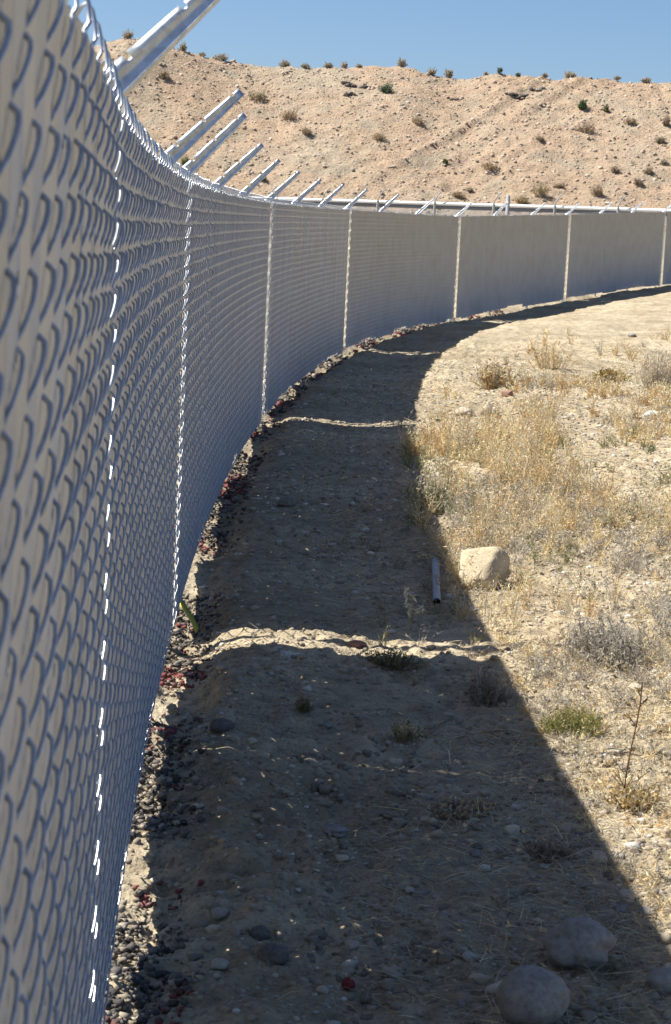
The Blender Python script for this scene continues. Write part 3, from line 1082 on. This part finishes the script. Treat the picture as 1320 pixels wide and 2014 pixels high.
def weeds(B, P, hgt, nst, cols, seed, spread=0.45, wid=0.0028, bits=6, bit=0.012):
    """upright weeds: stems fan out of each base point, with bits of dry leaf along them"""
    r = np.random.default_rng(seed)
    n = len(P) * nst
    base = np.repeat(P, nst, 0) + np.concatenate([r.normal(0, 0.012, (n, 2)), np.full((n, 1), -0.01)], 1)
    h = np.repeat(hgt, nst) * r.uniform(0.45, 1.1, n)
    lean = r.normal(0, spread, (n, 2))
    d = np.concatenate([lean, np.ones((n, 1))], 1); d /= np.linalg.norm(d, axis=1)[:, None]
    tip = base + d * h[:, None]
    bend = np.concatenate([-lean * 0.12, np.zeros((n, 1))], 1) * h[:, None]
    pc = np.repeat(pal(len(P), cols, seed + 1, 0.10), nst, 0) * (1 + r.normal(0, 0.10, (n, 1)))
    pc = np.clip(pc, 0.02, 0.9)
    dist = np.clip(base[:, 1] / 9, 0.9, 2.6)
    B.add(base, tip, wid * dist * r.uniform(0.6, 1.3, n), bend, pc, r)
    for k in range(bits):
        t = r.uniform(0.25, 1.0, n)[:, None]
        q = base + (tip - base) * t + bend * (4 * t * (1 - t))
        dd = r.normal(size=(n, 3)) + np.array([0, 0, 0.5]); dd /= np.linalg.norm(dd, axis=1)[:, None]
        L_ = bit * r.uniform(0.5, 2.2, n) * dist ** 0.5
        B.add(q, q + dd * L_[:, None], 0.0035 * dist * r.uniform(0.6, 1.5, n), dd * 0, np.clip(pc * r.uniform(0.85, 1.2, (n, 1)), 0, .9), r)


B = Blades()
# straw litter lying on the ground
def litter(B, n, y0, y1, s0, s1, seed, thr, cols, L0=0.02, L1=0.10, wid=0.0025):
    P, s = field_points(n, y0, y1, s0, s1, seed, 1.0)
    r = np.random.default_rng(seed + 1)
    k = fbm(P[:, 0] / 0.7, P[:, 1] / 0.9, 55, 2) + r.uniform(-0.15, 0.15, len(P)) > thr
    P = P[k]; n = len(P)
    a = r.uniform(0, 2 * math.pi, n); L_ = r.uniform(L0, L1, n)
    d = np.stack([np.cos(a), np.sin(a), r.uniform(-0.05, 0.35, n)], -1) * L_[:, None]
    P = P + np.array([0, 0, 0.004])
    tip = P + d
    tip[:, 2] = np.maximum(tip[:, 2], terr(tip[:, 0], tip[:, 1]) + 0.003)
    dist = np.clip(P[:, 1] / 8, 0.9, 2.4)
    B.add(P, tip, wid * dist * r.uniform(0.5, 1.3, n), np.concatenate([r.normal(0, 0.08, (n, 2)), np.full((n, 1), 0.05)], 1) * L_[:, None], pal(n, cols, seed + 2, 0.15), r)


litter(B, 52000, 4.8, 30, 1.2, 4.6, 401, -0.3, STRAW + GREYTWIG)
litter(B, 4200, 4.2, 14, 0.75, 1.5, 404, -0.05, STRAW + GREYTWIG, 0.03, 0.16)
litter(B, 9000, 4.6, 8.8, 1.3, 2.6, 481, -0.4, STRAW + GREYTWIG, 0.02, 0.07, 0.0028)
litter(B, 3000, 4.4, 8.5, 0.6, 1.4, 484, 0.0, STRAW + GREYTWIG + BROWNTW, 0.03, 0.10, 0.0025)
litter(B, 700, 4.2, 16, 0.15, 1.0, 407, 0.0, STRAW + GREYTWIG, 0.02, 0.10, 0.002)
# standing weeds on the bank
def weed_field(n, y0, y1, s0, s1, seed, thr, h0, h1, nst, cols, mask_seed=61, **kw):
    P, s = field_points(n, y0, y1, s0, s1, seed, 0.9)
    r = np.random.default_rng(seed + 5)
    k = fbm(P[:, 0] / 0.55, P[:, 1] / 1.3, mask_seed, 3) + r.uniform(-0.10, 0.10, len(P)) > thr
    k &= ~((P[:, 1] > 16.8) & (P[:, 1] < 26) & (s < 2.45) & (r.random(len(P)) < 0.93))
    P = P[k]
    weeds(B, P, r.uniform(h0, h1, len(P)), nst, cols, seed + 7, **kw)


weed_field(2500, 9.0, 23, 1.35, 4.2, 411, 0.0, 0.08, 0.26, 9, STRAW)
weed_field(760, 11, 21, 1.3, 3.2, 421, 0.02, 0.18, 0.42, 11, STRAW, spread=0.32)
weed_field(1300, 7.4, 14, 1.5, 3.4, 431, -0.02, 0.08, 0.20, 10, GREYTWIG + STRAW[:1], 66, spread=0.8)
weed_field(420, 5.2, 8.8, 1.45, 2.4, 441, -0.15, 0.05, 0.13, 8, STRAW + GREYTWIG, 67, spread=0.8)
weed_field(420, 9.0, 19, 1.3, 3.4, 451, -0.02, 0.08, 0.2, 9, GREENISH, 68, spread=0.6)
weed_field(220, 20, 34, 2.4, 7.5, 461, 0.0, 0.15, 0.4, 9, STRAW, 69)
weed_field(60, 7, 14, 0.95, 1.4, 471, -0.05, 0.06, 0.18, 9, GREENISH + GREYTWIG, 70, spread=0.8)
o = link('dry_grass', B.mesh('dry_grass', M_STRAW))
tag(o, 'dry straw coloured weeds and litter covering the sunlit bank', 'dry grass', None, 'stuff')


def clump(px, py, wpx, hpx, cols, label, cat, name, seed, nst=120, wid=0.004, bits=3, bit=0.02, spread=None, dome=True, mat=None, group=None, stem=True, ridge=False):
    """one bush or tuft: branching stems and small leaves filling an uneven dome"""
    p = place(px, py) if not ridge else None
    if ridge:
        d = ray(px, py)
        ys_ = np.linspace(120, 132, 80)
        xs_ = d[0] / d[1] * ys_
        zs_ = terr(xs_, ys_)
        k = int(np.argmax((zs_ - CAM_Z) / ys_))
        p = np.array([xs_[k], ys_[k], zs_[k]])
    m = ppm(p[1])
    rad, hh = wpx / m / 2, hpx / m
    r = np.random.default_rng(seed)
    Bd = Blades()
    n = nst
    a = r.uniform(0, 2 * math.pi, n)
    rr = np.sqrt(r.random(n)) * (1 + 0.35 * np.sin(a * 3 + seed) * r.random(n))
    lobe = r.integers(0, 4, n)
    lo_h = r.uniform(0.55, 1.12, 4)[lobe]
    lo_x, lo_y = r.uniform(-0.38, 0.38, 4)[lobe] * rad, r.uniform(-0.38, 0.38, 4)[lobe] * rad
    rr = rr * 0.72
    top = np.sqrt(np.clip(1 - rr ** 2, 0.12, 1)) * (0.22 + 0.84 * r.random(n) ** 0.7) * lo_h
    tip = np.stack([np.cos(a) * rr * rad + lo_x, np.sin(a) * rr * rad + lo_y, top * hh], -1)
    base = np.stack([np.cos(a) * rr * rad * 0.45 + lo_x * 0.75, np.sin(a) * rr * rad * 0.45 + lo_y * 0.75, np.full(n, -0.05 * hh)], -1)
    c = pal(n, cols, seed + 1, 0.14)
    thick = wid * max(1.0, p[1] / 9)
    bend = np.stack([np.cos(a) * rr * rad * 0.10, np.sin(a) * rr * rad * 0.10, r.uniform(0, 0.10, n) * hh], -1)
    Bd.add(base, tip, thick * r.uniform(0.6, 1.3, n), bend, c, r)
    for k in range(bits):
        t = r.uniform(0.35, 1.0, n)[:, None]
        q = base + (tip - base) * t + bend * 4 * t * (1 - t)
        dd = r.normal(size=(n, 3)); dd /= np.linalg.norm(dd, axis=1)[:, None]
        L_ = bit * max(1.0, p[1] / 12) * r.uniform(0.5, 1.7, n)
        Bd.add(q, q + dd * L_[:, None], thick * 1.6 * r.uniform(0.6, 1.6, n), dd * 0, np.clip(c * r.uniform(0.8, 1.25, (n, 1)), 0, 0.9), r)
    o = link(name, Bd.mesh(name, mat or M_LEAF), None, tuple(p))
    return tag(o, label, cat, group)


OLIVE = [(0.16, 0.17, 0.07), (0.22, 0.22, 0.09), (0.30, 0.27, 0.12)]
YGREEN = [(0.30, 0.28, 0.08), (0.24, 0.24, 0.07), (0.42, 0.36, 0.13)]
BLUEGREY = [(0.22, 0.24, 0.20), (0.28, 0.28, 0.23), (0.17, 0.19, 0.16)]
DKGREEN = [(0.05, 0.10, 0.04), (0.08, 0.14, 0.05), (0.12, 0.17, 0.07)]
TANB = [(0.42, 0.31, 0.18), (0.36, 0.27, 0.17), (0.48, 0.37, 0.23)]
OCHRE = [(0.36, 0.25, 0.09), (0.28, 0.20, 0.08), (0.44, 0.32, 0.13)]
BROWNISH = [(0.28, 0.20, 0.14), (0.36, 0.27, 0.19), (0.24, 0.19, 0.15)]

# foreground and bank plants
clump(1122, 1445, 165, 80, YGREEN + OLIVE, 'yellow green grass tuft on sunlit ground beside the shadow edge', 'grass tuft', 'grass_tuft', 501, 900, 0.0018, 5, 0.012)
clump(770, 1308, 150, 30, OLIVE + BROWNISH, 'low dark olive mat of grass at the shaded side of the bright stripe', 'grass tuft', 'grass_tuft', 502, 340, 0.003, 3, 0.014)
clump(600, 1398, 44, 34, OCHRE + BROWNISH, 'small brown tuft alone in the shade below the bright stripe', 'grass tuft', 'grass_tuft', 503, 110, 0.0025, 3, 0.012)
clump(1196, 750, 76, 30, OCHRE, 'low ochre brown clump near the top of the bank', 'shrub', 'shrub', 504, 420, 0.004, 3, 0.02)
clump(1292, 765, 120, 100, GREYTWIG + TANB + STRAW[4:], 'grey leafless brush at the right edge of the bank', 'shrub', 'dry_shrub', 505, 300, 0.002, 4, 0.016)
clump(1085, 725, 100, 78, STRAW, 'tall straw coloured weed clump on the upper bank', 'weed', 'dry_weed', 506, 170, 0.002, 6, 0.014)
clump(975, 760, 90, 55, BROWNISH + STRAW, 'reddish brown dry weed clump left of the tall straw weeds', 'weed', 'dry_weed', 507, 240, 0.003, 5, 0.018)
clump(850, 1010, 110, 90, GREENISH + GREYTWIG, 'grey green twiggy weed straddling the shadow edge beyond the pipe', 'weed', 'twiggy_weed', 508, 230, 0.0028, 6, 0.02)
clump(1210, 1300, 210, 110, GREYTWIG, 'wide patch of grey dead brush in sun on the right', 'shrub', 'dry_shrub', 509, 700, 0.0026, 6, 0.022)
clump(960, 1385, 130, 95, GREYTWIG + BROWNISH, 'dark leafless twig bush half in shade above the green tuft', 'shrub', 'dry_shrub', 510, 150, 0.003, 4, 0.02)
clump(800, 1450, 80, 40, OLIVE + STRAW, 'flattened olive tuft in the shade left of the yellow green tuft', 'grass tuft', 'grass_tuft', 511, 160, 0.003, 3, 0.014)
clump(905, 1595, 160, 34, STRAW + BROWNISH, 'flattened straw tuft lying across the shaded path', 'grass tuft', 'grass_tuft', 512, 260, 0.003, 3, 0.016)
clump(1250, 1585, 110, 60, STRAW + OCHRE, 'curly straw clump at the foot of the tall dead stalk', 'grass tuft', 'grass_tuft', 513, 260, 0.003, 4, 0.016)
clump(1200, 1040, 90, 36, YGREEN + STRAW, 'faded green clump among the straw weeds on the bank', 'grass tuft', 'grass_tuft', 514, 240, 0.003, 4, 0.014)
clump(1085, 1690, 130, 44, BROWNISH, 'brown withered tuft in shade near the slanted shadow line', 'grass tuft', 'grass_tuft', 515, 180, 0.003, 3, 0.014)


# the tall dead stalk
def stick(B, pts, w, col, r):
    pts = np.asarray(pts, float)
    for a, b in zip(pts[:-1], pts[1:]):
        for k in range(2):
            B.add(a[None], b[None] + (b - a)[None] * 0.08, np.array([w]), np.zeros((1, 3)), np.array([col]), r)


def twig_plant(px, py, hpx, label, name, cat, col, leafcol, seed, nbr=12, wob=0.10, leaf=0.02, leaves=3, thick=0.005, spread=0.35):
    p = place(px, py)
    h = hpx / ppm(p[1])
    r = np.random.default_rng(seed)
    V, Fq, o_ = [], [], 0
    leafB = Blades()
    def add_tube(path, rad):
        nonlocal o_
        v, f = tube(path, rad, 5)
        V.append(v); Fq.append(f + o_); o_ += len(v)
    ts = np.linspace(0, 1, 7)
    main = np.stack([wob * h * 0.4 * np.sin(ts * 4 + seed), wob * h * 0.3 * np.cos(ts * 3 + seed), ts * h - 0.02], -1)
    main[:, :2] -= main[0, :2]
    add_tube(main, thick / 2)
    for k in range(nbr):
        t = r.uniform(0.15, 0.95)
        b = np.array([np.interp(t, ts, main[:, j]) for j in range(3)])
        a = r.uniform(0, 2 * math.pi)
        L_ = h * spread * (1.1 - t) * r.uniform(0.6, 1.2) + 0.02
        d = np.array([math.cos(a), math.sin(a), r.uniform(0.5, 1.4)]); d /= np.linalg.norm(d)
        pts = np.array([b, b + d * L_ * 0.5 + r.normal(0, 0.06, 3) * L_, b + d * L_ + np.array([0, 0, 0.1]) * L_])
        add_tube(pts, thick * 0.26)
        for q in range(leaves):
            pp = pts[1] + (pts[2] - pts[1]) * r.random()
            dd = r.normal(size=3); dd /= np.linalg.norm(dd)
            leafB.add(pp[None], (pp + dd * leaf * r.uniform(0.6, 1.4))[None], np.array([leaf * 0.45]), (np.zeros((1, 3))), np.array([leafcol]) * r.uniform(0.8, 1.2), r)
    t_ = empty(name, tuple(p))
    tag(t_, label, cat)
    cols = np.tile(np.array(col), (sum(len(v) for v in V), 1))
    link('stem', mesh_np('stem', np.concatenate(V), np.concatenate(Fq), M_LEAF, True, cols), t_)
    lo = link('leaves', leafB.mesh('leaves', M_LEAF), t_)
    lo['kind'] = 'stuff'


twig_plant(1228, 1590, 275, 'tall thin reddish brown dead stalk standing in sun at right', 'dead_stalk', 'weed', (0.24, 0.14, 0.08), (0.42, 0.28, 0.15), 601, 16, 0.10, 0.014, 4, 0.005, 0.16)
twig_plant(800, 1250, 95, 'small pale leafed sprig standing in shade by the bright stripe', 'weed_sprig', 'weed', (0.48, 0.44, 0.30), (0.66, 0.68, 0.52), 602, 10, 0.10, 0.026, 5, 0.006, 0.5)
twig_plant(1286, 560, 20, 'thin pale stake at the far end of the curving fence', 'wooden_stake', 'stake', (0.5, 0.42, 0.3), (0.5, 0.42, 0.3), 603, 1, 0.02, 0.01, 1, 0.05, 0.05)

# hillside bushes: (px, base py, width, height, palette, label)
HB = [
    (250, 108, 30, 24, BLUEGREY, 'wispy grey bush on the crest behind the nearest steel arm', 1),
    (360, 138, 26, 24, BLUEGREY, 'upright grey bush on the right shoulder of the left mound', 1),
    (323, 150, 28, 22, BROWNISH + OLIVE, 'brownish bush on the face of the left mound', 0),
    (396, 151, 18, 10, BLUEGREY, 'tiny grey bush on the saddle right of the left mound', 1),
    (436, 152, 34, 20, BLUEGREY, 'spreading grey bush on the saddle above the second steel arm', 1),
    (512, 195, 56, 38, BLUEGREY + OLIVE, 'wide grey green bush just right of the second steel arm tip', 0),
    (560, 163, 32, 16, BLUEGREY, 'low grey bush on the ridge above the tan mound bush', 1),
    (597, 160, 22, 12, BLUEGREY, 'small grey bush on the ridge right of a low grey bush', 1),
    (645, 158, 20, 10, BLUEGREY, 'faint small bush on the ridge left of the long rock ledge', 1),
    (678, 158, 18, 14, BLUEGREY, 'thin grey bush on the ridge over the long rock ledge', 1),
    (706, 158, 14, 8, BLUEGREY, 'tiny bush on the ridge touching the long rock ledge', 1),
    (757, 181, 38, 30, DKGREEN + BLUEGREY, 'large dark bush on the ridge right of the long rock ledge', 0),
    (788, 163, 20, 18, BLUEGREY, 'spindly bush on the ridge right of the large dark bush', 1),
    (848, 168, 22, 14, BLUEGREY, 'pale spreading bush on the ridge left of a rounded bush', 1),
    (881, 176, 20, 20, BLUEGREY + OLIVE, 'rounded dark bush at the ridge above the small dark rock', 1),
    (956, 165, 10, 8, BLUEGREY, 'very small bush on the ridge left of the slanting ledge', 1),
    (982, 167, 14, 13, DKGREEN + BLUEGREY, 'small dark bush on the ridge over the slanting ledge', 1),
    (1018, 166, 12, 10, DKGREEN + BLUEGREY, 'small round bush on the ridge above the slanting ledge end', 1),
    (1070, 166, 14, 9, BLUEGREY, 'small bush on the ridge left of the wide spiky bush', 1),
    (1120, 166, 30, 16, BLUEGREY, 'wide spiky grey bush on the ridge at right', 1),
    (1212, 170, 18, 10, BLUEGREY, 'faint bush on the ridge right of the wide spiky bush', 1),
    (1272, 175, 26, 14, BLUEGREY, 'low spiky bush on the ridge near the right edge', 1),
    (1144, 212, 24, 22, DKGREEN, 'bright dark green bush high on the slope at right', 0),
    (1191, 218, 14, 14, DKGREEN + OLIVE, 'small dark green bush right of the bright green one', 0),
    (370, 328, 34, 30, DKGREEN + OLIVE, 'green bush behind the second and third steel arms', 0),
    (452, 338, 30, 16, OLIVE + BROWNISH, 'low olive bush behind the third and fourth steel arms', 0),
    (516, 352, 18, 20, DKGREEN + OLIVE, 'small green bush between the fourth and fifth steel arms', 0),
    (568, 234, 44, 26, TANB, 'rounded tan bush on the slope right of the second arm tip', 0),
    (602, 262, 30, 16, TANB, 'smaller tan bush below the rounded tan bush', 0),
    (825, 246, 42, 22, TANB, 'low tan bush left of the scraped streaks high on the slope', 0),
    (743, 273, 40, 20, TANB + STRAW, 'pale straw bush on the middle slope', 0),
    (877, 320, 12, 12, DKGREEN + OLIVE, 'tiny dark green conical bush alone on the middle slope', 0),
    (1063, 383, 44, 38, YGREEN + STRAW, 'yellow green bush low on the slope near the grey post', 0),
    (1025, 398, 34, 18, OCHRE + YGREEN, 'ochre bush at the foot of the slope beside the grey post', 0),
    (1150, 258, 52, 26, BROWNISH, 'brown leafless bush on the slope below the bright green one', 0),
    (1173, 383, 34, 34, BROWNISH + TANB, 'upright brown bush low on the slope at right', 0),
    (1062, 275, 26, 10, TANB, 'flat tan bush left of the brown leafless bush', 0),
    (1210, 338, 24, 12, BLUEGREY + BROWNISH, 'low grey bush at right on the middle slope', 0),
    (1256, 362, 26, 16, BLUEGREY + BROWNISH, 'rounded grey bush right of the upright brown bush', 0),
    (1300, 280, 26, 14, BLUEGREY + OLIVE, 'grey olive bush near the right edge of the middle slope', 0),
    (1275, 338, 28, 18, TANB + BROWNISH, 'tan bush near the right edge above the rounded grey bush', 0),
    (1310, 245, 24, 24, BROWNISH, 'brown bush cut by the right edge high on the slope', 0),
    (1305, 322, 24, 14, BLUEGREY, 'grey bush cut by the right edge of the middle slope', 0),
    (965, 332, 50, 20, STRAW + TANB, 'wide faded straw bush at the end of the scraped streaks', 0),
    (925, 374, 18, 8, BLUEGREY, 'dark flat bush at the foot of the slope', 0),
    (900, 383, 36, 14, TANB, 'dull tan bush left of the dark flat bush at the slope foot', 0),
    (1100, 366, 30, 12, TANB + BROWNISH, 'low brown bush right of the yellow green bush', 0),
    (1240, 242, 34, 18, TANB + BROWNISH, 'tan brown bush on the upper slope at right', 0),
]
for i, (px, py, w, h, pl, lab, rg) in enumerate(HB):
    if pl[0] not in DKGREEN: pl = [tuple(0.38 * v + 0.62 * q for v, q in zip(c_, (0.50, 0.41, 0.30))) for c_ in pl]
    w, h = w * (0.85 if w > 22 else 1.0), h * (0.85 if w > 22 else 1.0)
    clump(px, py, w, h, pl, lab, 'bush', 'desert_bush', 700 + i, (40 if rg else 70) if w < 20 else (80 if rg else 120), 0.0019, 5, 0.009, group='desert bushes on the hillside', ridge=bool(rg))

# ------------------------------------------------------------------ pipe offcut, yellow tape
a, b = place(859, 1192), place(856, 1106)
a[2] += 0.02; b[2] += 0.02
rad = 17 / ppm(a[1]) / 2
seg = [a + (b - a) * t for t in np.linspace(0, 1, 8)]
V1, F1 = tube(np.array(seg), rad, 20)
V2, F2 = tube(np.array(seg), rad * 0.84, 20)
nv = len(V1)
i = np.arange(20); j = (i + 1) % 20
rim0 = np.stack([i, j, j + nv, i + nv], -1)
e = nv - 20
rim1 = np.stack([j + e, i + e, i + e + nv, j + e + nv], -1)
Vp = np.concatenate([V1, V2]) - a
tag(link('steel_pipe', mesh_np('steel_pipe', Vp, np.concatenate([F1, F2[:, ::-1] + nv, rim0, rim1]), M_OLDPIPE, True), None, tuple(a)),
    'short galvanised steel pipe lying in the shade beside the tan boulder', 'pipe')

p0, p1 = place(352, 1212), place(388, 1246)
p0[2] += 0.09; p1[2] += 0.02
tt = np.linspace(0, 1, 10)
c = p0[None] + (p1 - p0)[None] * tt[:, None]
c[:, 2] += 0.008 * np.sin(tt * math.pi) - 0.004 * np.sin(tt * 2 * math.pi)
wv = np.array([0.006, 0.014, 0.010])
up = np.array([0, 0, 0.0008])
Vt = np.concatenate([c - wv, c + wv, c + wv + up, c - wv + up]) - p0
k = np.arange(9)
Ft = [np.stack([k, k + 1, k + 11, k + 10], -1), np.stack([k + 20, k + 30, k + 31, k + 21], -1)[:, ::-1],
      np.stack([k, k + 30, k + 31, k + 1], -1), np.stack([k + 10, k + 11, k + 21, k + 20], -1)]
tag(link('yellow_tape', mesh_np('yellow_tape', Vt, np.concatenate(Ft), M_YEL), None, tuple(p0)),
    'strip of yellow tape hanging at the fence foot by the bright stripe', 'tape')

# ------------------------------------------------------------------ fallen twigs on the shaded path
for i_, (pts, w_, c_, lab) in enumerate((
        (((862, 1462), (905, 1452), (945, 1443), (1098, 1448)), 0.006, (0.62, 0.53, 0.36), 'long pale straw stem lying at the foot of the yellow green tuft'),
        (((797, 1508), (812, 1488), (818, 1465), (850, 1440), (890, 1410)), 0.005, (0.34, 0.27, 0.18), 'crooked brown twig in the shade left of the green tuft'),
        (((865, 1492), (880, 1520), (888, 1528), (935, 1526)), 0.004, (0.56, 0.48, 0.33), 'bent pale straw stem in shade above the flattened straw tuft'),
        (((1158, 1590), (1168, 1610), (1184, 1640)), 0.004, (0.60, 0.52, 0.36), 'short pale stem crossing the slanted shadow line at right'),
        (((965, 1768), (985, 1785), (1010, 1772), (1040, 1748)), 0.007, (0.24, 0.19, 0.14), 'dark brown forked root lying behind the pear shaped cobble'),
        (((1090, 1618), (1140, 1606), (1170, 1600)), 0.004, (0.50, 0.42, 0.28), 'thin straw stem in shade beside the withered brown tuft'))):
    P_ = np.array([place(*q) for q in pts])
    t_ = np.linspace(0, len(P_) - 1, 16)
    path = np.stack([np.interp(t_, np.arange(len(P_)), P_[:, j]) for j in range(3)], -1)
    path[:, 2] = np.maximum(path[:, 2], terr(path[:, 0], path[:, 1])) + w_ * 0.7 + 0.004 * np.abs(np.sin(t_ * 2.1 + i_))
    v_, f_ = tube(path, w_ / 2, 6)
    o_ = path[0].copy()
    tag(link('fallen_twig', mesh_np('fallen_twig', v_ - o_, f_, M_STRAW, True, np.tile(np.array(c_), (len(v_), 1))), None, tuple(o_)), lab, 'twig')
